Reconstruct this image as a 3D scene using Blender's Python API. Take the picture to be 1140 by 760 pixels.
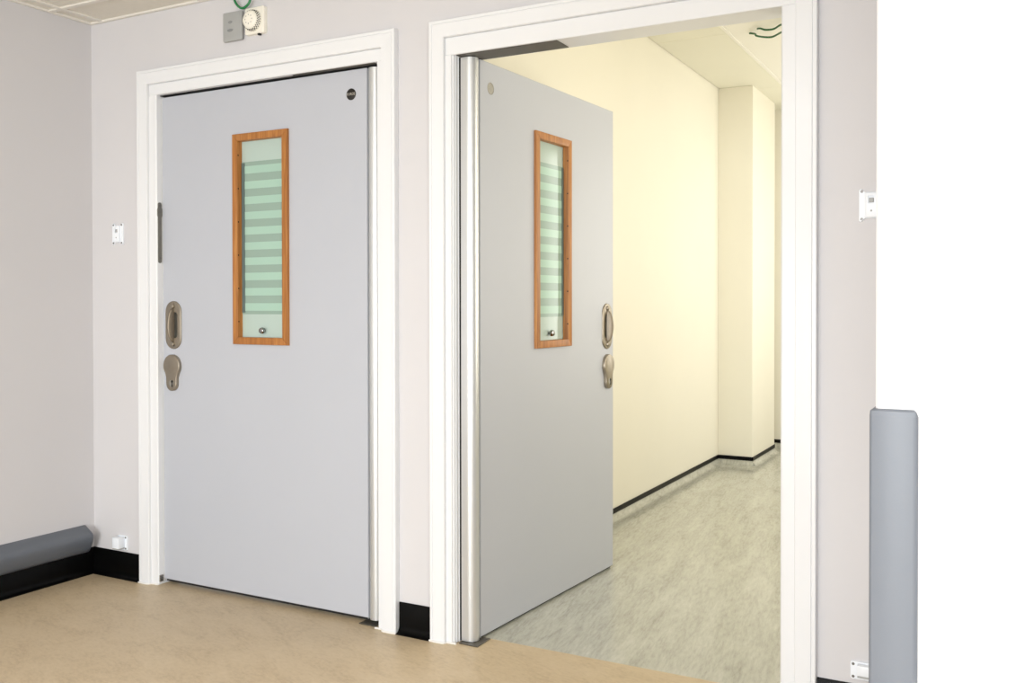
import bpy, bmesh, math, random
from mathutils import Vector, Matrix
random.seed(7)
for o in list(bpy.data.objects): bpy.data.objects.remove(o)
SC = bpy.context.scene
COL = SC.collection

# ------------------------------------------------------------------ camera
FPX, PPY, YAW, PITCH, ROLL = 1043.48, 349.31, 28.128, 0.6565, 0.0666
cam_d = bpy.data.cameras.new('camera'); cam = bpy.data.objects.new('camera', cam_d); COL.objects.link(cam)
cam_d.sensor_fit = 'HORIZONTAL'; cam_d.sensor_width = 36.0
cam_d.lens = 36.0 * FPX / 1140.0
cam_d.shift_y = (PPY - 380.0) / 1140.0
cam_d.clip_start = 0.02
cam.location = (3.5703, -2.7673, 1.18)
cam.matrix_world = (Matrix.Translation(cam.location) @ Matrix.Rotation(math.radians(YAW), 4, 'Z')
                    @ Matrix.Rotation(math.radians(90 - PITCH), 4, 'X') @ Matrix.Rotation(math.radians(-ROLL), 4, 'Z'))
SC.camera = cam

# ------------------------------------------------------------------ world, lamps, exposure
w = bpy.data.worlds.new('world'); SC.world = w; w.use_nodes = True
w.node_tree.nodes['Background'].inputs[0].default_value = (0.85, 0.92, 1.0, 1)
w.node_tree.nodes['Background'].inputs[1].default_value = 0.6
SC.view_settings.view_transform = 'Standard'
try: SC.view_settings.look = 'None'
except Exception: pass
SC.view_settings.exposure = 0.08
SC.view_settings.gamma = 1.0
SC.view_settings.use_curve_mapping = False

def area(name, loc, rot, sx, sy, power, color, spread=180):
    d = bpy.data.lights.new(name, 'AREA'); d.shape = 'RECTANGLE'; d.size = sx; d.size_y = sy
    d.energy = power; d.color = color; d.spread = math.radians(spread)
    o = bpy.data.objects.new(name, d); COL.objects.link(o); o.location = loc; o.rotation_euler = [math.radians(a) for a in rot]
    return o
# daylight through the tall glazing of the rear wall (behind the camera)
area('unseen_daylight', (3.3, -8.95, 0.90), (90, 0, 0), 3.6, 1.5, 330, (0.91, 0.96, 1.0))
# lobby ceiling panel, corridor side light and ceiling panel, with added fill lights between
area('unseen_ceiling_lamp', (3.38, -4.105, 2.392), (0, 0, 0), 0.57, 0.57, 46, (0.96, 0.975, 1.0))  # added fill lamp, brightens the left wall from the right
area('unseen_ceiling_lamp', (2.18, -2.905, 2.392), (0, 0, 0), 0.57, 0.57, 22, (0.96, 0.975, 1.0))
area('unseen_daylight', (6.24, -4.6, 1.30), (90, 0, 90), 2.2, 1.4, 85, (0.90, 0.955, 1.0))  # added side daylight out of view, lifts the left wall and floor
area('unseen_side_light', (3.64, 3.95, 1.55), (90, 0, 90), 1.72, 1.42, 28, (1.0, 0.958, 0.870))
area('unseen_side_light', (3.64, 1.10, 1.55), (90, 0, 90), 0.92, 1.42, 20, (1.0, 0.92, 0.75))  # added warm fill light for the open door leaf
area('corridor_lamp', (2.95, 2.2, 2.735), (0, 0, 0), 0.4, 1.1, 4, (1.0, 0.945, 0.84))

# ------------------------------------------------------------------ materials
def lin(c): return tuple(((v / 255) / 12.92 if v / 255 <= 0.04045 else ((v / 255 + 0.055) / 1.055) ** 2.4) for v in c) + (1,)
def mat(name, rgb, rough=0.5, metal=0.0, vary=0.02, vscale=8.0, bump=0.0, bscale=60.0, coat=0.0, spec=0.5, stretch=(1, 1, 1)):
    m = bpy.data.materials.new(name); m.use_nodes = True
    nt = m.node_tree; b = nt.nodes['Principled BSDF']
    b.inputs['Roughness'].default_value = rough; b.inputs['Metallic'].default_value = metal
    b.inputs['Coat Weight'].default_value = coat; b.inputs['Specular IOR Level'].default_value = spec
    tc = nt.nodes.new('ShaderNodeTexCoord'); mp = nt.nodes.new('ShaderNodeMapping'); mp.inputs['Scale'].default_value = stretch
    nt.links.new(tc.outputs['Object'], mp.inputs['Vector'])
    n = nt.nodes.new('ShaderNodeTexNoise'); n.inputs['Scale'].default_value = vscale; n.inputs['Detail'].default_value = 4
    nt.links.new(mp.outputs[0], n.inputs['Vector'])
    r = nt.nodes.new('ShaderNodeValToRGB'); c = lin(rgb)
    r.color_ramp.elements[0].position = 0.3; r.color_ramp.elements[1].position = 0.7
    r.color_ramp.elements[0].color = tuple(max(0, v * (1 - vary)) for v in c[:3]) + (1,)
    r.color_ramp.elements[1].color = tuple(min(1, v * (1 + vary)) for v in c[:3]) + (1,)
    nt.links.new(n.outputs['Fac'], r.inputs[0]); nt.links.new(r.outputs[0], b.inputs['Base Color'])
    if bump > 0:
        n2 = nt.nodes.new('ShaderNodeTexNoise'); n2.inputs['Scale'].default_value = bscale; n2.inputs['Detail'].default_value = 3
        nt.links.new(mp.outputs[0], n2.inputs['Vector'])
        bp = nt.nodes.new('ShaderNodeBump'); bp.inputs['Strength'].default_value = bump; bp.inputs['Distance'].default_value = 0.002
        nt.links.new(n2.outputs['Fac'], bp.inputs['Height']); nt.links.new(bp.outputs[0], b.inputs['Normal'])
    return m

def lino(name, cols, rough, stretch, rotz=0.0, s1=7.0, s2=45.0, speck=0.0):
    """marbled linoleum: two noises through a ramp"""
    m = bpy.data.materials.new(name); m.use_nodes = True
    nt = m.node_tree; b = nt.nodes['Principled BSDF']; b.inputs['Roughness'].default_value = rough
    tc = nt.nodes.new('ShaderNodeTexCoord'); mp = nt.nodes.new('ShaderNodeMapping')
    mp.inputs['Scale'].default_value = stretch; mp.inputs['Rotation'].default_value = (0, 0, math.radians(rotz))
    mr = nt.nodes.new('ShaderNodeMapping'); mr.inputs['Rotation'].default_value = (0, 0, math.radians(rotz)); mp.inputs['Rotation'].default_value = (0, 0, 0)
    nt.links.new(tc.outputs['Object'], mr.inputs['Vector']); nt.links.new(mr.outputs[0], mp.inputs['Vector'])
    a = nt.nodes.new('ShaderNodeTexNoise'); a.inputs['Scale'].default_value = s1; a.inputs['Detail'].default_value = 6; a.inputs['Roughness'].default_value = 0.65; a.inputs['Distortion'].default_value = 0.6
    f = nt.nodes.new('ShaderNodeTexNoise'); f.inputs['Scale'].default_value = s2; f.inputs['Detail'].default_value = 5; f.inputs['Roughness'].default_value = 0.7
    nt.links.new(mp.outputs[0], a.inputs['Vector']); nt.links.new(mp.outputs[0], f.inputs['Vector'])
    mx = nt.nodes.new('ShaderNodeMath'); mx.operation = 'MULTIPLY_ADD'; mx.inputs[1].default_value = 0.5
    h = nt.nodes.new('ShaderNodeMath'); h.operation = 'MULTIPLY'; h.inputs[1].default_value = 0.5
    nt.links.new(f.outputs['Fac'], h.inputs[0]); nt.links.new(a.outputs['Fac'], mx.inputs[0]); nt.links.new(h.outputs[0], mx.inputs[2])
    r = nt.nodes.new('ShaderNodeValToRGB')
    e = r.color_ramp.elements; e[0].position = 0.34; e[0].color = lin(cols[0]); e[1].position = 0.68; e[1].color = lin(cols[2])
    k = e.new(0.5); k.color = lin(cols[1])
    nt.links.new(mx.outputs[0], r.inputs[0]); nt.links.new(r.outputs[0], b.inputs['Base Color'])
    n3 = nt.nodes.new('ShaderNodeTexNoise'); n3.inputs['Scale'].default_value = 180
    nt.links.new(tc.outputs['Object'], n3.inputs['Vector'])
    bp = nt.nodes.new('ShaderNodeBump'); bp.inputs['Strength'].default_value = 0.05; bp.inputs['Distance'].default_value = 0.001
    nt.links.new(n3.outputs['Fac'], bp.inputs['Height']); nt.links.new(bp.outputs[0], b.inputs['Normal'])
    return m

def wood(name, c1, c2, c3):
    m = bpy.data.materials.new(name); m.use_nodes = True
    nt = m.node_tree; b = nt.nodes['Principled BSDF']; b.inputs['Roughness'].default_value = 0.42
    tc = nt.nodes.new('ShaderNodeTexCoord'); mp = nt.nodes.new('ShaderNodeMapping'); mp.inputs['Scale'].default_value = (60, 60, 3)
    nt.links.new(tc.outputs['Object'], mp.inputs['Vector'])
    n = nt.nodes.new('ShaderNodeTexNoise'); n.inputs['Scale'].default_value = 1.5; n.inputs['Detail'].default_value = 5; n.inputs['Distortion'].default_value = 0.8
    nt.links.new(mp.outputs[0], n.inputs['Vector'])
    r = nt.nodes.new('ShaderNodeValToRGB'); e = r.color_ramp.elements
    e[0].position = 0.3; e[0].color = lin(c1); e[1].position = 0.72; e[1].color = lin(c3); k = e.new(0.5); k.color = lin(c2)
    nt.links.new(n.outputs['Fac'], r.inputs[0]); nt.links.new(r.outputs[0], b.inputs['Base Color'])
    return m

def frosted(name, rgb, rough, trans, spec=0.5):
    m = mat(name, rgb, rough, vary=0.015, vscale=3, spec=spec)
    m.node_tree.nodes['Principled BSDF'].inputs['Transmission Weight'].default_value = trans
    return m

M = dict(
    wall=mat('lobby_wall_paint', (208, 206, 208), 0.6, vary=0.012, vscale=2.0, bump=0.05, bscale=220),
    wall_white=mat('white_wall_paint', (214, 213, 215), 0.6, vary=0.008, vscale=2.0, bump=0.05, bscale=220),
    cream=mat('corridor_wall_paint', (237, 233, 218), 0.6, vary=0.01, vscale=2.0, bump=0.05, bscale=220),
    ceil=mat('ceiling_tile', (224, 219, 208), 0.8, vary=0.02, vscale=30, bump=0.1, bscale=300),
    ceil_bar=mat('ceiling_bar_white', (226, 222, 214), 0.5, vary=0.01),
    cceil=mat('corridor_ceiling_board', (236, 233, 223), 0.7, vary=0.01, vscale=3),
    cceil2=mat('corridor_ceiling_bulkhead', (228, 225, 208), 0.7, vary=0.01, vscale=3),
    floor=lino('tan_linoleum', [(181, 160, 128), (200, 180, 148), (209, 190, 160)], 0.42, (1, 2.2, 1), 20, 6.0, 40.0),
    cfloor=lino('grey_vinyl_floor', [(154, 154, 143), (182, 182, 171), (204, 204, 194)], 0.17, (6, 1, 1), -8, 3.0, 16.0),
    gloss=mat('white_gloss_paint', (229, 230, 232), 0.28, vary=0.008, vscale=4),
    black=mat('black_vinyl', (5, 5, 5), 0.38, vary=0.15, vscale=20, spec=0.12),
    leaf=mat('grey_laminate', (184, 187, 195), 0.42, vary=0.008, vscale=3, bump=0.03, bscale=400),
    edge=mat('laminate_edge_lit', (214, 212, 206), 0.5, vary=0.01),
    alu=mat('anodised_aluminium', (208, 210, 211), 0.34, metal=0.6, vary=0.01, stretch=(40, 40, 0.5)),
    steel=mat('satin_nickel', (160, 151, 137), 0.38, metal=1.0, vary=0.04, vscale=60),
    steel_grip=mat('brushed_nickel_grip', (138, 128, 114), 0.5, metal=0.85, vary=0.05, vscale=60),
    steel_dark=mat('dull_steel', (160, 157, 150), 0.42, metal=0.6, vary=0.05, vscale=60),
    strike=mat('strike_steel', (112, 110, 104), 0.65, metal=0.0, vary=0.05, vscale=60),
    plate=mat('dark_metal_plate', (96, 92, 84), 0.45, metal=0.5, vary=0.06, vscale=30),
    dark=mat('black_rubber_gap_shade', (26, 26, 26), 0.6, vary=0.1),  # also colours the strips that stand in for gap shade
    hole=mat('dark_keyhole', (8, 7, 6), 0.8, vary=0.1),
    wood=wood('oiled_beech_bead', (140, 87, 37), (165, 106, 48), (185, 128, 65)),
    glass=frosted('frosted_glass', (177, 195, 187), 0.10, 0.0),
    glass_dk=frosted('etched_glass_band', (143, 166, 154), 0.10, 0.0),
    glass_lt=frosted('frosted_glass_band', (163, 195, 179), 0.10, 0.0),
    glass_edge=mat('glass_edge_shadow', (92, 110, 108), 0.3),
    rail=mat('blue_grey_vinyl', (98, 103, 111), 0.36, vary=0.015, vscale=6, bump=0.04, bscale=300),
    guard=mat('grey_corner_vinyl', (110, 116, 126), 0.4, vary=0.015, vscale=5, bump=0.04, bscale=300),
    abs=mat('white_abs_plastic', (236, 240, 246), 0.35, vary=0.006),
    cream_abs=mat('cream_abs_plastic', (238, 234, 222), 0.4, vary=0.01),
    greybox=mat('grey_plastic', (166, 167, 166), 0.45, vary=0.01),
    greybox_d=mat('grey_plastic_print', (134, 136, 136), 0.5, vary=0.01),
    chrome=mat('polished_chrome', (150, 150, 150), 0.08, metal=1.0, vary=0.01),
    screw=mat('screw_steel', (110, 108, 106), 0.35, metal=0.8),
    green=mat('green_cable_sheath', (24, 120, 66), 0.4, vary=0.05),
    dkgreen=mat('dark_green_cable_sheath', (34, 92, 52), 0.4, vary=0.05),
    badge=mat('black_badge', (20, 18, 16), 0.35, vary=0.05),
    letter=mat('silver_lettering', (186, 180, 170), 0.4, vary=0.02),
    silicone=mat('white_sealant', (232, 230, 226), 0.45, vary=0.02),
)

# ------------------------------------------------------------------ mesh helpers
def quadbox(bm, x0, x1, y0, y1, z0, z1, bev=0.0, seg=2):
    mtx = Matrix.Translation(((x0 + x1) / 2, (y0 + y1) / 2, (z0 + z1) / 2)) @ Matrix.Diagonal((abs(x1 - x0), abs(y1 - y0), abs(z1 - z0), 1))
    r = bmesh.ops.create_cube(bm, size=1.0, matrix=mtx)
    if bev > 0:
        es = list({e for v in r['verts'] for e in v.link_edges})
        bmesh.ops.bevel(bm, geom=es, offset=bev, segments=seg, affect='EDGES', profile=0.5, clamp_overlap=True)
    return bm
def box(x0, x1, y0, y1, z0, z1, bev=0.0, seg=2):
    return quadbox(bmesh.new(), x0, x1, y0, y1, z0, z1, bev, seg)
def prism(bm, pts, fn, a, b, bev=0.0, seg=2):
    """closed outline pts (u,v) swept from a to b; fn(u,v,t)->xyz"""
    va = [bm.verts.new(fn(u, v, a)) for u, v in pts]; vb = [bm.verts.new(fn(u, v, b)) for u, v in pts]
    n = len(pts); fs = [bm.faces.new(va), bm.faces.new(vb[::-1])]
    for i in range(n): fs.append(bm.faces.new((va[i], vb[i], vb[(i + 1) % n], va[(i + 1) % n])))
    bmesh.ops.recalc_face_normals(bm, faces=fs)
    if bev > 0:
        bmesh.ops.bevel(bm, geom=list(fs[1].edges), offset=bev, segments=seg, affect='EDGES', profile=0.5, clamp_overlap=True)
    return bm
def lathe(bm, prof, center, axis='Y', n=32, sgn=1):
    """prof: (radius, distance) list, turned about an axis through center"""
    rings = []
    for r, d in prof:
        ring = []
        for i in range(n):
            t = 2 * math.pi * i / n; a, b = r * math.cos(t), r * math.sin(t)
            p = {'Y': (a, sgn * d, b), 'X': (sgn * d, a, b), 'Z': (a, b, sgn * d)}[axis]
            ring.append(bm.verts.new([center[k] + p[k] for k in range(3)]))
        rings.append(ring)
    fs = []
    for q in range(len(rings) - 1):
        for i in range(n):
            fs.append(bm.faces.new((rings[q][i], rings[q][(i + 1) % n], rings[q + 1][(i + 1) % n], rings[q + 1][i])))
    fs.append(bm.faces.new(rings[0])); fs.append(bm.faces.new(rings[-1]))
    bmesh.ops.recalc_face_normals(bm, faces=fs)
    return bm
def tube(bm, pts, r, n=10, sub=8):
    P = [Vector(p) for p in pts]; path = []
    for i in range(len(P) - 1):
        p0 = P[max(i - 1, 0)]; p1 = P[i]; p2 = P[i + 1]; p3 = P[min(i + 2, len(P) - 1)]
        for k in range(sub):
            t = k / sub
            path.append(0.5 * ((2 * p1) + (p2 - p0) * t + (2 * p0 - 5 * p1 + 4 * p2 - p3) * t * t + (3 * p1 - p0 - 3 * p2 + p3) * t ** 3))
    path.append(P[-1]); rings = []; up = Vector((0.13, 0.97, 0.2)).normalized()
    for i, p in enumerate(path):
        t = (path[min(i + 1, len(path) - 1)] - path[max(i - 1, 0)]).normalized()
        a = t.cross(up).normalized(); b = t.cross(a).normalized()
        rings.append([bm.verts.new(p + a * r * math.cos(2 * math.pi * k / n) + b * r * math.sin(2 * math.pi * k / n)) for k in range(n)])
    fs = []
    for q in range(len(rings) - 1):
        for k in range(n): fs.append(bm.faces.new((rings[q][k], rings[q][(k + 1) % n], rings[q + 1][(k + 1) % n], rings[q + 1][k])))
    fs.append(bm.faces.new(rings[0])); fs.append(bm.faces.new(rings[-1][::-1]))
    bmesh.ops.recalc_face_normals(bm, faces=fs)
    return bm
def mesh_of(name, bm, material, smooth=35):
    me = bpy.data.meshes.new(name); bm.to_mesh(me); bm.free()
    me.materials.append(material)
    if smooth:
        me.polygons.foreach_set('use_smooth', [True] * len(me.polygons)); me.set_sharp_from_angle(angle=math.radians(smooth))
    return me
def obj(name, bm, material, parent=None, smooth=35, loc=(0, 0, 0), rot=(0, 0, 0)):
    o = bpy.data.objects.new(name, mesh_of(name, bm, material, smooth)); COL.objects.link(o); o.parent = parent
    o.location = loc; o.rotation_euler = rot
    return o
def cut(o, cutters):
    """subtract the cutter meshes from o and drop them again"""
    for bm in cutters:
        me = bpy.data.meshes.new('tmp'); bm.to_mesh(me); bm.free(); c = bpy.data.objects.new('tmp', me); COL.objects.link(c)
        c.parent = o.parent
        md = o.modifiers.new('b', 'BOOLEAN'); md.operation = 'DIFFERENCE'; md.solver = 'EXACT'; md.object = c
        dg = bpy.context.evaluated_depsgraph_get(); dg.update()
        new = bpy.data.meshes.new_from_object(o.evaluated_get(dg)); o.modifiers.clear(); old = o.data; o.data = new; bpy.data.meshes.remove(old)
        bpy.data.objects.remove(c); bpy.data.meshes.remove(me)
    o.data.polygons.foreach_set('use_smooth', [True] * len(o.data.polygons)); o.data.set_sharp_from_angle(angle=math.radians(35))
def tag(o, label, cat, kind=None, group=None):
    o['label'] = label; o['category'] = cat
    if kind: o['kind'] = kind
    if group: o['group'] = group
    return o
def empty(name, loc=(0, 0, 0), rotz=0):
    o = bpy.data.objects.new(name, None); COL.objects.link(o); o.location = loc; o.rotation_euler = (0, 0, rotz); o.empty_display_size = 0.1
    return o

# ------------------------------------------------------------------ dimensions
HC, HC2 = 2.40, 2.754          # lobby and corridor ceilings
WT = 0.10                      # thickness of the back wall
RX, RY = 3.396, -1.33          # corner of the projecting white wall
ROOM_X, ROOM_Y = 6.2, -9.0
D1 = (0.373, 1.572); D2 = (1.837, 3.020)   # rough openings (inside the architraves)
AT = 2.095                     # underside of the architrave heads
CX0, CX1 = 1.6512, 3.60        # corridor side walls

# ------------------------------------------------------------------ setting: floors
o = obj('floor', box(-0.1, ROOM_X, ROOM_Y - 0.1, 0.094, -0.06, 0.0), M['floor'], smooth=0)
tag(o, 'tan marbled linoleum floor of the lobby in front of the doors', 'floor', 'structure')
o = obj('floor', box(-0.1, 3.75, 0.094, 5.2, -0.06, 0.0), M['cfloor'], smooth=0)
tag(o, 'pale grey green vinyl floor of the corridor through the open door', 'floor', 'structure')

# walls
bm = bmesh.new()
for x0, x1, z0, z1 in ((-0.1, D1[0], 0, 2.9), (D1[0], D1[1], AT, 2.9), (D1[1], D2[0], 0, 2.9), (D2[0], D2[1], AT, 2.9), (D2[1], 3.75, 0, 2.9)):
    quadbox(bm, x0, x1, 0.0, WT, z0, z1)
tag(obj('wall_back', bm, M['wall'], smooth=0), 'pale lilac grey wall with the two white door frames', 'wall', 'structure')
tag(obj('wall_left', box(-0.12, 0.0, ROOM_Y, 0.0, 0, 2.9), M['wall'], smooth=0), 'plain lilac grey wall at the left above the bumper rail', 'wall', 'structure')
tag(obj('wall_right', box(RX, ROOM_X, RY, 0.0, 0, 2.9, 0.003, 1), M['wall_white'], smooth=0), 'bright white projecting wall at the right edge behind the corner guard', 'wall', 'structure')
bm = bmesh.new()
for y0, y1, z0, z1 in ((ROOM_Y, -5.75, 0, 2.9), (-5.75, -3.45, 0, .55), (-5.75, -3.45, 2.05, 2.9), (-3.45, RY, 0, 2.9)):
    quadbox(bm, ROOM_X, ROOM_X + 0.1, y0, y1, z0, z1)
tag(obj('wall_side', bm, M['wall_white'], smooth=0), 'white side wall of the lobby beyond the right edge of the view', 'wall', 'structure')
bm = bmesh.new()
for x0, x1, z0, z1 in ((-0.1, 1.45, 0, 2.9), (1.45, 5.15, 0, 0.1), (1.45, 5.15, 1.7, 2.9), (5.15, ROOM_X + .1, 0, 2.9)):
    quadbox(bm, x0, x1, ROOM_Y - 0.1, ROOM_Y, z0, z1)
tag(obj('wall_rear', bm, M['wall_white'], smooth=0), 'white rear wall with a tall window behind the viewer', 'wall', 'structure')
# corridor walls
tag(obj('wall_corridor_left', box(CX0 - 0.12, CX0, WT, 5.04, 0, 2.9), M['cream'], smooth=0), 'long cream corridor wall behind the open door', 'wall', 'structure')
tag(obj('wall_corridor_pier', box(CX0, 1.9046, 4.05, 4.759, 0, HC2, 0.002, 1), M['cream'], smooth=0), 'cream boxed pier projecting from the corridor wall', 'wall', 'structure')
bm = bmesh.new()
for y0, y1, z0, z1 in ((WT, .6, 0, 2.9), (.6, 1.6, 0, .8), (.6, 1.6, 2.3, 2.9), (1.6, 3.05, 0, 2.9), (3.05, 4.85, 0, .8), (3.05, 4.85, 2.3, 2.9), (4.85, 5.04, 0, 2.9)):
    quadbox(bm, CX1, CX1 + 0.1, y0, y1, z0, z1)
tag(obj('wall_corridor_right', bm, M['cream'], smooth=0), 'cream corridor wall on the right, hidden by the door frame', 'wall', 'structure')
for nm, yc, hw, lab in (('window_2', 3.95, .90, 'wide glazed side light of the corridor opposite the pier, hidden by the door frame'), ('added_window_3', 1.10, .50, 'narrow unseen side light added to brighten the open door, hidden by the door frame')):  # the narrow one is added so light reaches the open door leaf
    wn = empty(nm, (CX1 + .05, yc, .8)); tag(wn, lab, 'window', 'structure')
    for a, b, c, d in ((-hw, .04 - hw, 0, 1.5), (hw - .04, hw, 0, 1.5), (.04 - hw, hw - .04, 0, .04), (.04 - hw, hw - .04, 1.46, 1.5)):
        obj('window_frame', box(-.045, -.016, a, b, c, d, .003, 1), M['gloss'], wn)
tag(obj('wall_corridor_end', box(CX0 - 0.12, CX1 + 0.1, 5.04, 5.14, 0, 2.9), M['cream'], smooth=0), 'cream end wall of the corridor beyond the pier', 'wall', 'structure')
tag(obj('wall_store', box(-0.1, CX0 - 0.12, 1.4, 1.5, 0, 2.9), M['cream'], smooth=0), 'cream wall of the room behind the closed door', 'wall', 'structure')

# ceilings
ce = obj('ceiling', box(-0.1, ROOM_X, ROOM_Y - .1, 0.0, 2.425, 2.46), M['ceil'], smooth=0)
tag(ce, 'off-white suspended tile ceiling of the lobby', 'ceiling', 'structure')
GX, GY, PITCHT = 0.080, -0.205, 0.60
def inroom(x0, x1, y0, y1): return not (x1 > RX - 0.02 and y1 > RY - 0.02)
xs = [0.0, GX] + [GX + PITCHT * k for k in range(1, 11)]; xs = [x for x in xs if x < ROOM_X] + [ROOM_X]
ys = [0.0, GY] + [GY - PITCHT * k for k in range(1, 16)]; ys = [y for y in ys if y > ROOM_Y] + [ROOM_Y]
tile_meshes = {}
for i in range(len(xs) - 1):
    for j in range(len(ys) - 1):
        x0, x1, y1, y0 = xs[i], xs[i + 1], ys[j], ys[j + 1]
        if x0 < RX < x1 and y1 > RY: x1 = RX
        if x0 >= RX and y1 > RY:
            if y0 >= RY: continue
            y1 = RY
        key = (round(x1 - x0, 3), round(y1 - y0, 3))
        if key not in tile_meshes:
            tile_meshes[key] = mesh_of('ceiling_tile', box(-key[0] / 2 + .004, key[0] / 2 - .004, -key[1] / 2 + .004, key[1] / 2 - .004, 0, 0.018), M['ceil'], 0)
        t = bpy.data.objects.new('ceiling_tile', tile_meshes[key]); COL.objects.link(t); t.parent = ce
        t.location = ((x0 + x1) / 2, (y0 + y1) / 2, HC + 0.006)
for x in xs[1:-1]:
    y1 = 0.0 if x < RX else RY
    obj('ceiling_bar', box(x - .012, x + .012, ROOM_Y, y1, HC, HC + .012, .002, 1), M['ceil_bar'], ce)
for y in ys[1:-1]:
    x1 = RX if y > RY else ROOM_X
    obj('ceiling_bar', box(0, x1, y - .012, y + .012, HC - .0005, HC + .012, .002, 1), M['ceil_bar'], ce)
obj('wall_angle', box(0, .018, ROOM_Y, 0, HC - .002, HC + .02, .002, 1), M['ceil_bar'], ce)
obj('wall_angle', box(0.018, RX, -.016, 0, HC - .002, HC + .02, .002, 1), M['ceil_bar'], ce)

c2 = obj('ceiling', box(-0.1, 3.75, WT, 5.1, 2.80, 2.84), M['cceil'], smooth=0)
tag(c2, 'cream boarded corridor ceiling with a raised joint line', 'ceiling', 'structure')
LX = 2.0956
for y0, y1 in ((WT, 1.18), (1.18, 2.68), (2.68, 4.18), (4.18, 5.04)):
    obj('ceiling_panel', box(CX0 + .004, LX - .012, y0 + .002, y1 - .002, HC2, HC2 + .04, .002, 1), M['cceil2'], c2)
for y0, y1 in ((WT, 2.2), (2.2, 5.04)):
    obj('ceiling_panel', box(LX + .012, CX1, y0 + .0005, y1 - .0005, HC2 + .004, HC2 + .045), M['cceil'], c2)
obj('ceiling_bar', box(LX - .011, LX + .011, WT, 5.04, HC2 - .002, HC2 + .03, .002, 1), M['cceil'], c2)

# skirtings
def cove(name, x0, x1, y, label, h=0.11, d=0.030, m='black', sgn=-1, axis='X', smooth=40):
    pts = [(0, 0), (0, h), (0.004, h), (0.0055, h - .002)]
    rr = d - 0.0055
    for k in range(7):
        t = math.pi / 2 * k / 6; pts.append((0.0055 + rr * (1 - math.cos(t)), 0.0015 + rr * (1 - math.sin(t))))
    pts.append((d, 0))
    if axis == 'X': fn = lambda u, v, t: (t, y + sgn * u, v)
    else: fn = lambda u, v, t: (y + sgn * u, t, v)
    o = obj(name, prism(bmesh.new(), pts, fn, x0, x1), M[m], smooth=smooth)
    return tag(o, label, 'baseboard', 'structure')
cove('baseboard_left', ROOM_Y, -0.0, 0.0, 'black coved skirting along the left wall under the bumper rail', sgn=1, axis='Y')
cove('baseboard_back', 0.006, 0.311, 0.0, 'short black coved skirting between left corner and closed door frame')
cove('baseboard_back', 1.634, 1.7765, 0.0, 'small black coved skirting between the two door frames')
cove('baseboard_back', 3.081, RX, 0.0, 'black coved skirting right of the open door frame')
# corridor skirting: vinyl floor coved up the wall under a black capping strip
def coved_floor(x0, x1, base, sgn, axis):
    pts = [(0, 0), (0, .034), (.003, .034)]
    for k in range(7):
        t = math.pi / 2 * k / 6; pts.append((.003 + .04 * (1 - math.cos(t)), .041 - .04 * math.sin(t) - (0.0005 if k == 6 else 0)))
    pts.append((.05, 0))
    fn = (lambda u, v, t: (t, base + sgn * u, v)) if axis == 'X' else (lambda u, v, t: (base + sgn * u, t, v))
    return prism(bmesh.new(), pts, fn, x0, x1)
def cap(x0, x1, base, sgn, axis):
    a, b = sorted((base, base + sgn * .007))
    return box(x0, x1, a, b, .032, .060, .0015, 1) if axis == 'X' else box(a, b, x0, x1, .032, .060, .0015, 1)
for nm, a, b, base, s, ax, lab in (
        ('baseboard_corridor', WT, 4.05, CX0, 1, 'Y', 'thin black capping strip along the long cream corridor wall'),
        ('baseboard_corridor', CX0, 1.9116, 4.05, -1, 'X', 'thin black capping strip across the front of the pier'),
        ('baseboard_corridor', 4.043, 4.759, 1.9046, 1, 'Y', 'thin black capping strip along the side of the pier'),
        ('baseboard_corridor', CX0, CX1, 5.04, -1, 'X', 'thin black capping strip on the far corridor end wall')):
    o = tag(obj(nm, cap(a, b, base, s, ax), M['black']), lab, 'baseboard', 'structure')
    obj('coved_floor_edge', coved_floor(a, b, base, s, ax), M['cfloor'], o)

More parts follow.
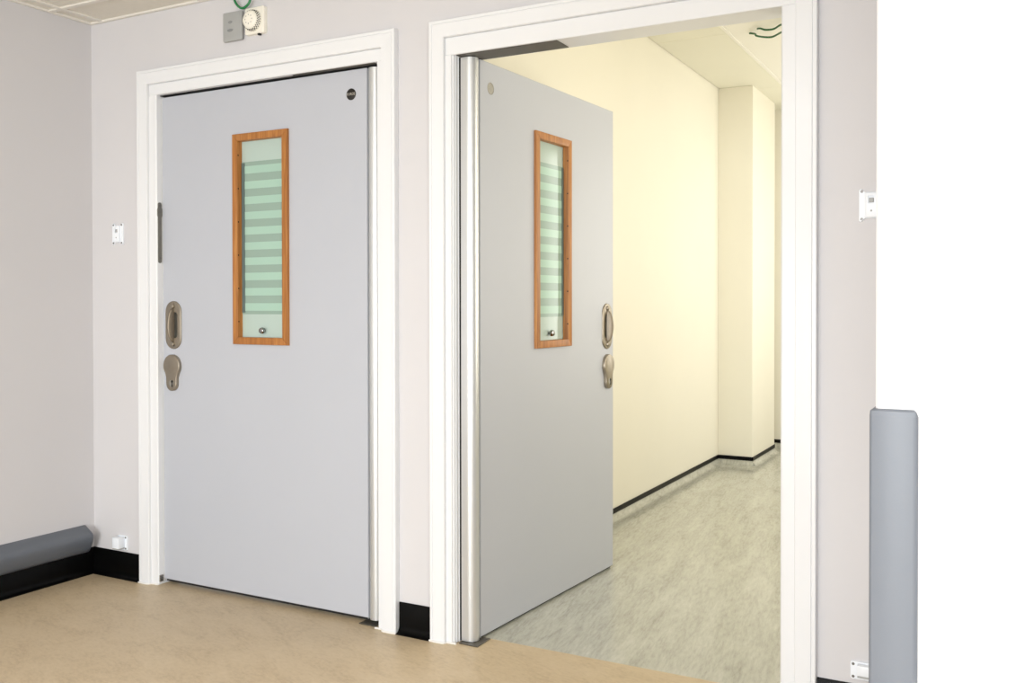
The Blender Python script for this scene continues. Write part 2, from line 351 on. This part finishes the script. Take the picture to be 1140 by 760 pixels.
# ------------------------------------------------------------------ door frames
def frame(name, x0, x1, hinge, zhead, label):
    """x0..x1 = inside edges of the architraves; hinge 'L'/'R'"""
    r = empty(name, (0, 0, 0)); tag(r, label, 'door frame', 'structure')
    yf = -0.026; AW = 0.060; zt = 2.155
    # architrave profile across its width (u from inner edge to outer edge, v = proud of the wall)
    prof = [(0, 0.001), (0, .022), (.002, .025), (.046, .026), (.0475, .0235), (.049, .026), (.058, .026), (.060, .024), (.060, 0.001)]
    obj('architrave', prism(bmesh.new(), prof, lambda u, v, t: (x0 - u, -v, t), 0.0, zt - .061), M['gloss'], r, 30)
    obj('architrave', prism(bmesh.new(), prof, lambda u, v, t: (x1 + u, -v, t), 0.0, zt - .061), M['gloss'], r, 30)
    # mitred head
    bm = bmesh.new()
    a = [bm.verts.new((x0 - u, -v, zt - .060 + u)) for u, v in prof]; b = [bm.verts.new((x1 + u, -v, zt - .060 + u)) for u, v in prof]
    n = len(prof); fs = [bm.faces.new(a), bm.faces.new(b[::-1])] + [bm.faces.new((a[i], b[i], b[(i + 1) % n], a[(i + 1) % n])) for i in range(n)]
    # mitre blocks: the upper part of the uprights
    bmesh.ops.recalc_face_normals(bm, faces=fs)
    obj('architrave_head', bm, M['gloss'], r, 30)
    bm = bmesh.new()
    for sg, xx in ((-1, x0), (1, x1)):
        a = [bm.verts.new((xx + sg * u, -v, zt - .0612)) for u, v in prof]; b = [bm.verts.new((xx + sg * u, -v, zt - .060 + u)) for u, v in prof]
        fs = [bm.faces.new(a), bm.faces.new(b[::-1])] + [bm.faces.new((a[i], b[i], b[(i + 1) % n], a[(i + 1) % n])) for i in range(n)]
        bmesh.ops.recalc_face_normals(bm, faces=fs)
    obj('mitre_corner', bm, M['gloss'], r, 30)
    jw = {'lock': .042, 'hinge': .0385}
    def jamb(side, kind):
        wj = jw[kind]; e = x0 if side == 'L' else x1; s = 1 if side == 'L' else -1
        if kind == 'lock': pts = [(0, -.012), (wj - .004, -.012), (wj, -.008), (wj, .016), (wj, WT), (0, WT)]
        else: pts = [(0, -.012), (.0225, -.012), (.0235, -.010), (.0240, -.004), (.0290, -.005), (.0300, .005), (.0330, .004), (.0340, .018), (.0362, .018), (.0362, WT), (0, WT)]
        return obj('jamb', prism(bmesh.new(), pts, lambda u, v, t: (e + s * u, v, t), 0.001, zhead), M['gloss'], r, 30)
    hl, hr = ('hinge', 'lock') if hinge == 'L' else ('lock', 'hinge')
    jamb('L', hl); jamb('R', hr)
    # head with a recess for the top pivot plate
    bm = box(x0, x1, -.012, WT, zhead, AT + .0, .002, 1)
    obj('head', bm, M['gloss'], r, 30)
    hx = x0 + .064 if hinge == 'L' else x1 - .065
    d = 1 if hinge == 'L' else -1
    a, b = sorted((hx - d * .024, hx + d * .36))
    obj('top_pivot_plate', box(a, b, -.006, .088, zhead - .0025, zhead - .0002, .001, 1), M['plate'], r)['label'] = 'dark metal top pivot plate'
    a, b = sorted((hx - d * .020, hx + d * .056))
    obj('floor_pivot_plate', box(a, b, -.002, .088, .0005, .004, .001, 1), M['plate'], r)['label'] = 'dark metal floor pivot plate'
    if hinge == 'R': obj('head_gap_shade', box(x0 + .042, x1 - .04, .010, .055, zhead - .003, zhead + .001), M['dark'], r)  # black strip puts shade into the gap above the closed leaf
    for xx in (x0 - .06, x1 + .06):
        s = 1 if xx < x0 else -1
        obj('sealant_bead', tube(bmesh.new(), [(xx - s * .002, -.026, .002), (xx + s * .03, -.0285, .002), (xx + s * .058, -.026, .002), (xx + s * .064, -.014, .002), (xx + s * .10, -.012, .002)], .004, 6, 3), M['silicone'], r)
    return r
f1 = frame('trim_1', D1[0], D1[1], 'R', 2.050, 'white glossy door frame around the closed grey door')
f2 = frame('trim_2', D2[0], D2[1], 'L', 2.034, 'white glossy door frame around the doorway to the corridor')
def obround(wd, h, n=12):
    r = wd / 2; p = []
    for k in range(n + 1): t = math.pi * k / n; p.append((r * math.cos(t), h / 2 - r + r * math.sin(t)))
    for k in range(n + 1): t = math.pi + math.pi * k / n; p.append((r * math.cos(t), -h / 2 + r + r * math.sin(t)))
    return p
# strike plate on the closed door's lock jamb
bm = bmesh.new(); xj = D1[0] + .042
SJ = lambda u, v, t: (t, .003 + u, 1.4765 + v)
prism(bm, obround(.017, .253), SJ, xj - .001, xj + .0035)
prism(bm, [(-.0085, .064), (.0085, .064), (.0115, .073), (.0115, .097), (.0085, .106), (-.0085, .106), (-.0115, .097), (-.0115, .073)], SJ, xj - .0005, xj + .0040)
o = obj('strike_plate', bm, M['strike'], f1); o['label'] = 'long rounded steel strike plate'
for z in (1.562, 1.372, 1.590):
    obj('screw', lathe(bmesh.new(), [(.0001, .002), (.003, .0016), (.0034, 0)], (xj + .0036, .003, z), 'X', 10), M['screw'], o)
# small ribbed plate at the foot of that jamb
o = obj('foot_plate', box(xj - .001, xj + .003, -.008, .012, .012, .040, .001, 1), M['steel_dark'], f1)
for k in range(4): obj('rib', box(xj + .003, xj + .0045, -.007, .011, .015 + k * .006, .018 + k * .006), M['screw'], o)

# ------------------------------------------------------------------ doors
NF, NB = 0.027, 0.024
def door(name, loc, rotz, m, label, zoff, badge):
    """local frame: x = m*s (s from the pivot towards the lock edge), y = -n (n out of the lobby face)"""
    r = empty(name, loc, rotz); tag(r, label, 'door', 'structure')
    L = 1.0888; zb, zt = .022 + zoff, 2.042 + zoff
    def bx(s0, s1, n0, n1, z0, z1, bev=0, seg=2):
        a, b = sorted((m * s0, m * s1)); c, d = sorted((-n0, -n1)); return box(a, b, c, d, z0, z1, bev, seg)
    FS = lambda u, v, t: (m * u, -t, v)          # outline in (s,z), swept along n
    V0, V1, VZ0, VZ1 = .397, .682, 1.018 + zoff, 1.852 + zoff
    W = .028
    leaf = obj('leaf', bx(.0265, L, -NB, NF, zb, zt, .0015, 1), M['leaf'], r)
    cuts = [bx(V0 + .02, V1 - .02, -.06, .06, VZ0 + .02, VZ1 - .02)]
    PK = lambda k: [(1.0235 - .011 + u, 1.0905 + zoff + v) for u, v in obround(.034 + k, .112 + k)]
    cuts.append(prism(bmesh.new(), PK(0), FS, NF - .030, NF + .03))
    if not badge: cuts.append(lathe(bmesh.new(), [(.0215, -.012), (.0215, .05)], (m * .094, -NF, 1.952 + zoff), 'Y', 32, -1))
    cut(leaf, cuts)
    obj('lit_edge_strip', bx(L - .0005, L + .0022, -NB + .001, NF - .001, zb, zt, .0006, 1), M['edge'], r)['label'] = 'lock edge strip coloured paler to show light on it'  # strip paler than the leaf: light on the edge put into the colour
    # full height pivot post: rounded aluminium extrusion
    pts = [(.0272, NF)]
    for k in range(17):
        t = math.radians(14 + 166 * k / 16); c, q = math.cos(t), math.sin(t)
        pts.append((.0265 * c, .003 + .0290 * q + (.0030 * max(0, c))))
    pts += [(-.0265, -.0182), (-.0255, -.0190), (-.010, -.0205), (.0272, -NB)]
    post = obj('hinge_post', prism(bmesh.new(), pts, lambda u, v, t: (m * u, -v, t), zb - .004, zt - .001), M['alu'], r, 30); post['label'] = 'rounded full height aluminium hinge post'
    obj('post_gap_shade', bx(-.0250, -.012, -.0262, -.0180, zb - .004, zt), M['dark'], post)  # black strip stands in for the dark gap between post and jamb
    obj('bottom_seal', bx(.03, L - .002, -.01, .014, zb - .012, zb), M['dark'], r)
    # vision panel
    vp = empty('vision_panel'); vp.parent = r
    vp['label'] = 'tall striped glass vision panel in a wooden bead frame'
    nf, nb = .039, -NB - .012
    def bead(kind):
        z0, z1 = VZ0, VZ1
        if kind == 'l': q = [(V0, z0), (V0, z1), (V0 + W, z1 - W), (V0 + W, z0 + W)]
        if kind == 'r': q = [(V1, z0), (V1, z1), (V1 - W, z1 - W), (V1 - W, z0 + W)]
        if kind == 't': q = [(V0, z1), (V1, z1), (V1 - W, z1 - W), (V0 + W, z1 - W)]
        if kind == 'b': q = [(V0, z0), (V1, z0), (V1 - W, z0 + W), (V0 + W, z0 + W)]
        return prism(bmesh.new(), q, FS, nb, nf, .002, 2)
    for k in 'lrtb': obj('bead', bead(k), M['wood'], vp)
    I0, I1, J0, J1 = V0 + W, V1 - W, VZ0 + W, VZ1 - W
    obj('glass_pane', bx(I0 - .004, I1 + .004, -.020, .012, J0 - .004, J1 + .004), M['glass'], vp, 0)['label'] = 'pale mint frosted glass'
    S0, S1 = 1.1376 + zoff, 1.7425 + zoff
    obj('striped_pane', bx(I0, I1,   .012, .0135, S0, S1), M['glass_dk'], vp, 0)['label'] = 'greyer green striped glass'
    for k in range(10):
        z = S0 + .0135 + k * .0605
        obj('frosted_stripe', bx(I0 + .0005, I1 - .0005, .0133, .0142, z, z + .030), M['glass_lt'], vp, 0)
    obj('slider_edge_shadow', bx(I1 - .016, I1 - .0005, .0135, .0155, S0 + .006, S1 - .004), M['glass_edge'], vp, 0)  # dark strip: sliding pane's edge with its shadow put into the colour
    obj('glass_knob', lathe(bmesh.new(), [(.007, 0), (.007, .006), (.012, .008), (.013, .014), (.011, .020), (.006, .0225), (.0003, .023)], (m * .5395, -.012, 1.0735 + zoff), 'Y', 24, -1), M['chrome'], vp)
    for k in range(7):
        z = 1.768 + zoff - .132 * k
        if z < J0: continue
        for s, sg in ((I1, -1), (I0, 1)):
            obj('bead_screw', lathe(bmesh.new(), [(.0032, -.001), (.0030, .0006), (.0003, .0010)], (m * (s + sg * 0), -.0335, z), 'X', 10, sg * m), M['hole'], vp)
    # pull handle
    hs, hz = 1.0235, 1.0905 + zoff
    hp = obj('pull_handle', prism(bmesh.new(), [(hs + u, hz + v) for u, v in obround(.090, .200)], FS, NF - .001, NF + .006, .003, 3), M['steel'], r); hp['label'] = 'satin nickel anti-ligature pull plate'
    cut(hp, [prism(bmesh.new(), PK(-.004), FS, NF - .05, NF + .05)])
    pk = obj('finger_pocket', prism(bmesh.new(), PK(-.0005), FS, NF - .0298, NF + .002), M['steel_dark'], hp)
    cut(pk, [prism(bmesh.new(), PK(-.004), FS, NF - .027, NF + .05)])
    bm = bmesh.new(); rings = []
    for k in range(25):
        t = k / 24; a = max(0.0, math.sin(math.pi * t)) ** 0.45
        hw = .004 + .0150 * a; pr = .003 + .024 * a; ring = []
        for q in range(17):
            c = q / 16
            h = math.sin(math.pi / 2 * min(1, c / .70)) ** .8 if c < .70 else (1 - ((c - .70) / .30) ** 2)
            ring.append(bm.verts.new((m * (hs + hw * (1 - 2 * c) + .010 * a), -(NF + .005 + pr * max(0, h)), hz + .070 - .140 * t)))
        rings.append(ring)
    fs = []
    for k in range(24):
        for q in range(16): fs.append(bm.faces.new((rings[k][q], rings[k][q + 1], rings[k + 1][q + 1], rings[k + 1][q])))
        fs.append(bm.faces.new((rings[k][0], rings[k + 1][0], rings[k + 1][16], rings[k][16])))
    fs.append(bm.faces.new(rings[0])); fs.append(bm.faces.new(rings[24]))
    bmesh.ops.recalc_face_normals(bm, faces=fs)
    obj('grip', bm, M['steel_grip'], hp, 60)
    for dz in (.079, -.079):
        obj('screw', lathe(bmesh.new(), [(.0105, 0), (.0105, .002), (.0085, .006), (.004, .008), (.0003, .0083)], (m * hs, -(NF + .0055), hz + dz), 'Y', 20, -1), M['steel'], hp)
    # escutcheon
    pts = []; cz0, cz1 = .920 + zoff, .8465 + zoff
    for k in range(25):
        t = math.radians(-38 + (180 + 76) * k / 24); pts.append((1.0265 + .0465 * math.cos(t), cz0 + .0475 * math.sin(t)))
    pts += [(1.0265 - .0300, .872 + zoff)]
    for k in range(13):
        t = math.pi + math.pi * k / 12; pts.append((1.0265 + .0295 * math.cos(t), cz1 + .0300 * math.sin(t)))
    pts += [(1.0265 + .0300, .872 + zoff)]
    es = obj('escutcheon', prism(bmesh.new(), pts, FS, NF - .001, NF + .015, .003, 3), M['steel'], r); es['label'] = 'pear shaped nickel lock escutcheon'
    kp = []
    kx, kz = 1.0265 + m * -.006 * -1, cz1 + .003
    for k in range(17):
        t = math.radians(-60 + 300 * k / 16); kp.append((kx + .0058 * math.cos(t), kz + .006 + .0058 * math.sin(t)))
    kp += [(kx - .0034, kz - .016), (kx + .0034, kz - .016)]
    obj('keyhole', prism(bmesh.new(), kp, FS, NF + .0148, NF + .0160), M['hole'], es)
    obj('cylinder_rim', lathe(bmesh.new(), [(.0125, 0), (.0125, .0008), (.0105, .0012), (.0003, .0012)], (m * 1.0265, -(NF + .0142), cz1 + .002), 'Y', 24, -1), M['steel_dark'], es)
    if not badge:
        cp = lathe(bmesh.new(), [(.0213, -.0003), (.0205, .0008), (.0190, -.0005), (.0180, -.0060), (.0140, -.0105), (.0070, -.0117), (.0003, -.0118)], (m * .094, -NF, 1.952 + zoff), 'Y', 32, -1)
        obj('recessed_cup', cp, M['steel_dark'], r, 60)['label'] = 'round metal finger cup'
    if badge:
        bd = obj('badge', lathe(bmesh.new(), [(.0215, 0), (.0215, .0016), (.0205, .0022), (.0003, .0022)], (m * .097, -(NF - .0003), 1.952 + zoff), 'Y', 36, -1), M['badge'], r); bd['label'] = 'round black badge with silver letters'
        fc = bpy.data.curves.new('lettering', 'FONT'); fc.body = badge; fc.size = .0130; fc.align_x = 'CENTER'; fc.align_y = 'CENTER'; fc.extrude = .0003; fc.resolution_u = 2
        tmp = bpy.data.objects.new('tmp', fc); COL.objects.link(tmp); dg = bpy.context.evaluated_depsgraph_get(); dg.update()
        me = bpy.data.meshes.new_from_object(tmp.evaluated_get(dg)); bpy.data.objects.remove(tmp); bpy.data.curves.remove(fc)
        me.materials.clear(); me.materials.append(M['letter'])
        t = bpy.data.objects.new('lettering', me); COL.objects.link(t); t.parent = bd; t.location = (m * .097, -(NF + .0023), 1.9525 + zoff); t.rotation_euler = (math.pi / 2, 0, 0); t.scale = (.9, 1.1, 1)
    return r
door('door_1', (1.507, .043, 0), 0, -1, 'closed grey door with black badge and wood framed striped window', 0.0, 'KUROS')
door('door_2', (1.901, .043, 0), math.radians(86.3), 1, 'grey door standing open into the cream corridor', -.012, None)

# ------------------------------------------------------------------ bumper rail and corner guard
pr = [(0, .100), (0, .215), (.006, .2145), (.046, .189), (.053, .183), (.0575, .175), (.0585, .166), (.055, .150), (.048, .134), (.040, .118), (.032, .106), (.024, .100)]
rl = empty('bumper_rail', (0, -1.2, .12)); tag(rl, 'blue grey vinyl bumper rail low on the left wall', 'rail')
obj('rail_cover', prism(bmesh.new(), pr, lambda u, v, t: (u, t + 1.2, v - .12), -3.2, -.059, 0), M['rail'], rl, 50)
bm = bmesh.new(); prism(bm, pr, lambda u, v, t: (u, t + 1.2, v - .12), -.0585, -.047, .003, 2)
obj('end_cap', bm, M['rail'], rl, 30)
TH = .0075; GT = 1.028
cg = empty('corner_guard', (RX, RY, 0)); tag(cg, 'grey vinyl corner guard on the edge of the white wall', 'corner guard')
pg = [(-TH, .06), (-TH, -.004), (-.0055, -.0065), (-.003, -TH), (.050, -TH), (.054, -.0062), (.0568, -.003), (.0572, 0), (0, 0), (0, .06)]
obj('guard_cover', prism(bmesh.new(), pg, lambda u, v, t: (u, v, t), .004, GT - .010), M['guard'], cg, 40)
bm = bmesh.new(); sc = lambda u, v, k: (u if u in (0,) else (u * k if u < 0 else u - (.0572) * (1 - k) * .25), v * k if v < 0 else v)
a = [bm.verts.new((u, v, GT - .010)) for u, v in pg]; b = [bm.verts.new((u * .9 if u < 0 else min(u, .0545), v * .9 if v < 0 else v, GT - .003)) for u, v in pg]; c = [bm.verts.new((u * .3 if u < 0 else min(u, .051), v * .3 if v < 0 else v, GT)) for u, v in pg]
n = len(pg); fs = [bm.faces.new(a), bm.faces.new(c[::-1])]
for p, q in ((a, b), (b, c)): fs += [bm.faces.new((p[i], q[i], q[(i + 1) % n], p[(i + 1) % n])) for i in range(n)]
bmesh.ops.recalc_face_normals(bm, faces=fs)
obj('top_cap', bm, M['guard'], cg, 40)

# ------------------------------------------------------------------ small fittings on the wall
def rplate(w_, h_, r_=.006, ears=False):
    p = []
    for cx, cz, a0 in ((w_ / 2 - r_, h_ / 2 - r_, 0), (-w_ / 2 + r_, h_ / 2 - r_, 90), (-w_ / 2 + r_, -h_ / 2 + r_, 180), (w_ / 2 - r_, -h_ / 2 + r_, 270)):
        if ears:
            e = .014
            corner = [(cx + r_ * math.cos(math.radians(a0 + 15 * k)), cz + r_ * math.sin(math.radians(a0 + 15 * k))) for k in range(7)]
            sx, sz = (1 if cx > 0 else -1), (1 if cz > 0 else -1)
            # waist between the ears on the short sides
            if a0 == 0: corner = corner + [(cx - e * sx + .004 * sx, h_ / 2 - .010)]
            if a0 == 90: corner = [(cx - e * sx + .004 * sx, h_ / 2 - .010)] + corner
            if a0 == 180: corner = corner + [(cx - e * sx + .004 * sx, -h_ / 2 + .010)]
            if a0 == 270: corner = [(cx - e * sx + .004 * sx, -h_ / 2 + .010)] + corner
            p += corner
        else:
            p += [(cx + r_ * math.cos(math.radians(a0 + 15 * k)), cz + r_ * math.sin(math.radians(a0 + 15 * k))) for k in range(7)]
    return p
XZ = lambda u, v, t: (u, -t, v)
def bracket(x, z, label, w_=.066, h_=.092, ears=True, body='slot', x0=-.022, z0=-.019, dp=.040):
    b = empty('wall_bracket', (x, 0, z)); tag(b, label, 'bracket', group='white brackets on the back wall')
    obj('base_plate', prism(bmesh.new(), rplate(w_, h_, .006, ears), XZ, 0, .006, .001, 1), M['abs'], b)
    for sx in (-1, 1):
        for sz in (-1, 1):
            obj('screw', lathe(bmesh.new(), [(.0042, 0), (.0040, .0012), (.0003, .0015)], (sx * (w_ / 2 - .0075), -.0055, sz * (h_ / 2 - .0075)), 'Y', 12, -1), M['screw'], b)
    if body == 'slot':
        k = obj('raised_socket', box(-.017, .017, -.013, -.005, -.034, .034, .002, 2), M['abs'], b)
        cut(k, [box(-.008, .008, -.02, -.0075, .004, .026)])
        obj('slider', box(-.006, .006, -.012, -.0074, .007, .020, .001, 1), M['greybox'], k)
        obj('pin', lathe(bmesh.new(), [(.003, 0), (.0025, .001), (.0003, .0012)], (0, -.0128, -.016), 'Y', 10, -1), M['greybox'], k)
    else:
        obj('projecting_block', box(x0, x0 + .040, -dp, -.005, z0, h_ / 2 - .004, .002, 2), M['abs'], b)
        obj('block_base', box(x0 + .001, x0 + .039, -dp + .001, -.006, z0 - .005, z0 + .001, .001, 1), M['greybox'], b)
    return b
bracket(.1684, 1.4796, 'white screw plate bracket at mid height left of the closed door')
bracket(.186, .1500, 'small white projecting bracket just above the skirting left of the closed door', .060, .062, False, 'block')
bracket(3.2235, 1.4506, 'white screw plate bracket right of the open door, partly behind the white wall')
bracket(3.2034, .1500, 'small white projecting bracket low on the wall behind the corner guard', .064, .050, False, 'block', -.012, -.008, .026)

bx_ = empty('junction_box', (.8517, 0, 2.272)); tag(bx_, 'grey square blanking box above the closed door', 'junction box')
obj('back_box', box(-.046, .046, -.012, 0, -.052, .052, .003, 1), M['greybox'], bx_)
obj('cover_plate', prism(bmesh.new(), rplate(.100, .114, .004), XZ, .011, .017, .0015, 2), M['greybox'], bx_)
for z, wd in ((.018, .011), (-.014, .016)):
    obj('moulded_mark', prism(bmesh.new(), [(-.012 + u, z + v) for u, v in [(wd * math.cos(2 * math.pi * k / 20), .006 * math.sin(2 * math.pi * k / 20)) for k in range(20)]], XZ, .0168, .0178, .0004, 1), M['greybox_d'], bx_)

sd = empty('alarm_sounder', (.9685, 0, 2.278)); tag(sd, 'white round alarm sounder on a square base above the closed door', 'alarm')
obj('square_base', prism(bmesh.new(), rplate(.098, .104, .008), XZ, 0, .020, .004, 3), M['cream_abs'], sd)
hd = obj('sounder_head', lathe(bmesh.new(), [(.042, .018), (.042, .024), (.040, .028), (.036, .041), (.032, .046), (.025, .0485), (.012, .0495), (.0003, .050)], (-.002, 0, -.002), 'Y', 40, -1), M['cream_abs'], sd)
for row, (rr, dd) in enumerate(((.0398, .0285), (.0382, .0335), (.0367, .0385))):
    for k in range(26):
        t = 2 * math.pi * (k + .5 * (row % 2)) / 26
        mt = Matrix.Translation((-.002 + rr * math.cos(t), -dd, -.002 + rr * math.sin(t))) @ Matrix.Rotation(-t, 4, 'Y')
        bm = bmesh.new(); bmesh.ops.create_cube(bm, size=1, matrix=mt @ Matrix.Diagonal((.0022, .0045, .0034, 1)))
        obj('grille_hole', bm, M['hole'], hd, 0)
for k in range(8):
    t = 2 * math.pi * k / 8
    obj('face_hole', lathe(bmesh.new(), [(.0022, 0), (.002, .0006)], (-.002 + .017 * math.cos(t), -.0489, -.002 + .017 * math.sin(t)), 'Y', 8, -1), M['greybox_d'], hd)
obj('clip', box(.014, .026, -.018, -.006, -.058, -.050, .001, 1), M['dark'], sd)

o = obj('green_cable', tube(bmesh.new(), [(.862, -.020, 2.399), (.871, -.022, 2.366), (.893, -.024, 2.341), (.918, -.026, 2.331), (.942, -.024, 2.343), (.953, -.022, 2.366), (.957, -.020, 2.399)], .0048, 10, 8), M['green'])
tag(o, 'loop of green cable hanging from the ceiling above the alarm sounder', 'cable')
o = obj('green_cable', tube(bmesh.new(), [(2.272, 2.649, HC2 - .004), (2.300, 2.600, 2.735), (2.335, 2.575, 2.716), (2.377, 2.586, 2.718), (2.42, 2.545, 2.722), (2.459, 2.505, 2.722), (2.56, 2.42, HC2 + .008)], .0055, 8, 8), M['dkgreen'])
tag(o, 'upper dark green cable drooping under the corridor ceiling', 'cable', group='green cables of the corridor')
o = obj('green_cable', tube(bmesh.new(), [(2.209, 2.717, HC2 - .004), (2.245, 2.705, 2.738), (2.260, 2.668, 2.717), (2.288, 2.71, 2.716), (2.334, 2.734, 2.716), (2.385, 2.69, 2.718), (2.43, 2.643, 2.722), (2.56, 2.55, HC2 + .008)], .0055, 8, 8), M['dkgreen'])
tag(o, 'lower dark green cable drooping under the corridor ceiling', 'cable', group='green cables of the corridor')

# rear window (behind the viewer): frame with mullions
wn = empty('window_1', (3.3, ROOM_Y - .05, .1)); tag(wn, 'tall white framed rear window behind the viewer', 'window', 'structure')
for a, b, c, d in ((-1.85, -1.80, 0, 1.60), (1.80, 1.85, 0, 1.60), (-1.80, 1.80, 0, .05), (-1.80, 1.80, 1.55, 1.60), (-.46, -.42, .05, 1.55), (.42, .46, .05, 1.55)):
    obj('window_frame', box(a, b, -.05, -.01, c, d, .003, 1), M['gloss'], wn)
wn = empty('added_window_4', (ROOM_X + .05, -4.6, .55)); tag(wn, 'white framed unseen side window added to brighten the left wall of the lobby', 'window', 'structure')  # added window frame around the unseen side fill light
for a, b, c, d in ((-1.15, -1.10, 0, 1.5), (1.10, 1.15, 0, 1.5), (-1.10, 1.10, 0, .05), (-1.10, 1.10, 1.45, 1.5)):
    obj('window_frame', box(-.05, -.015, a, b, c, d, .003, 1), M['gloss'], wn)
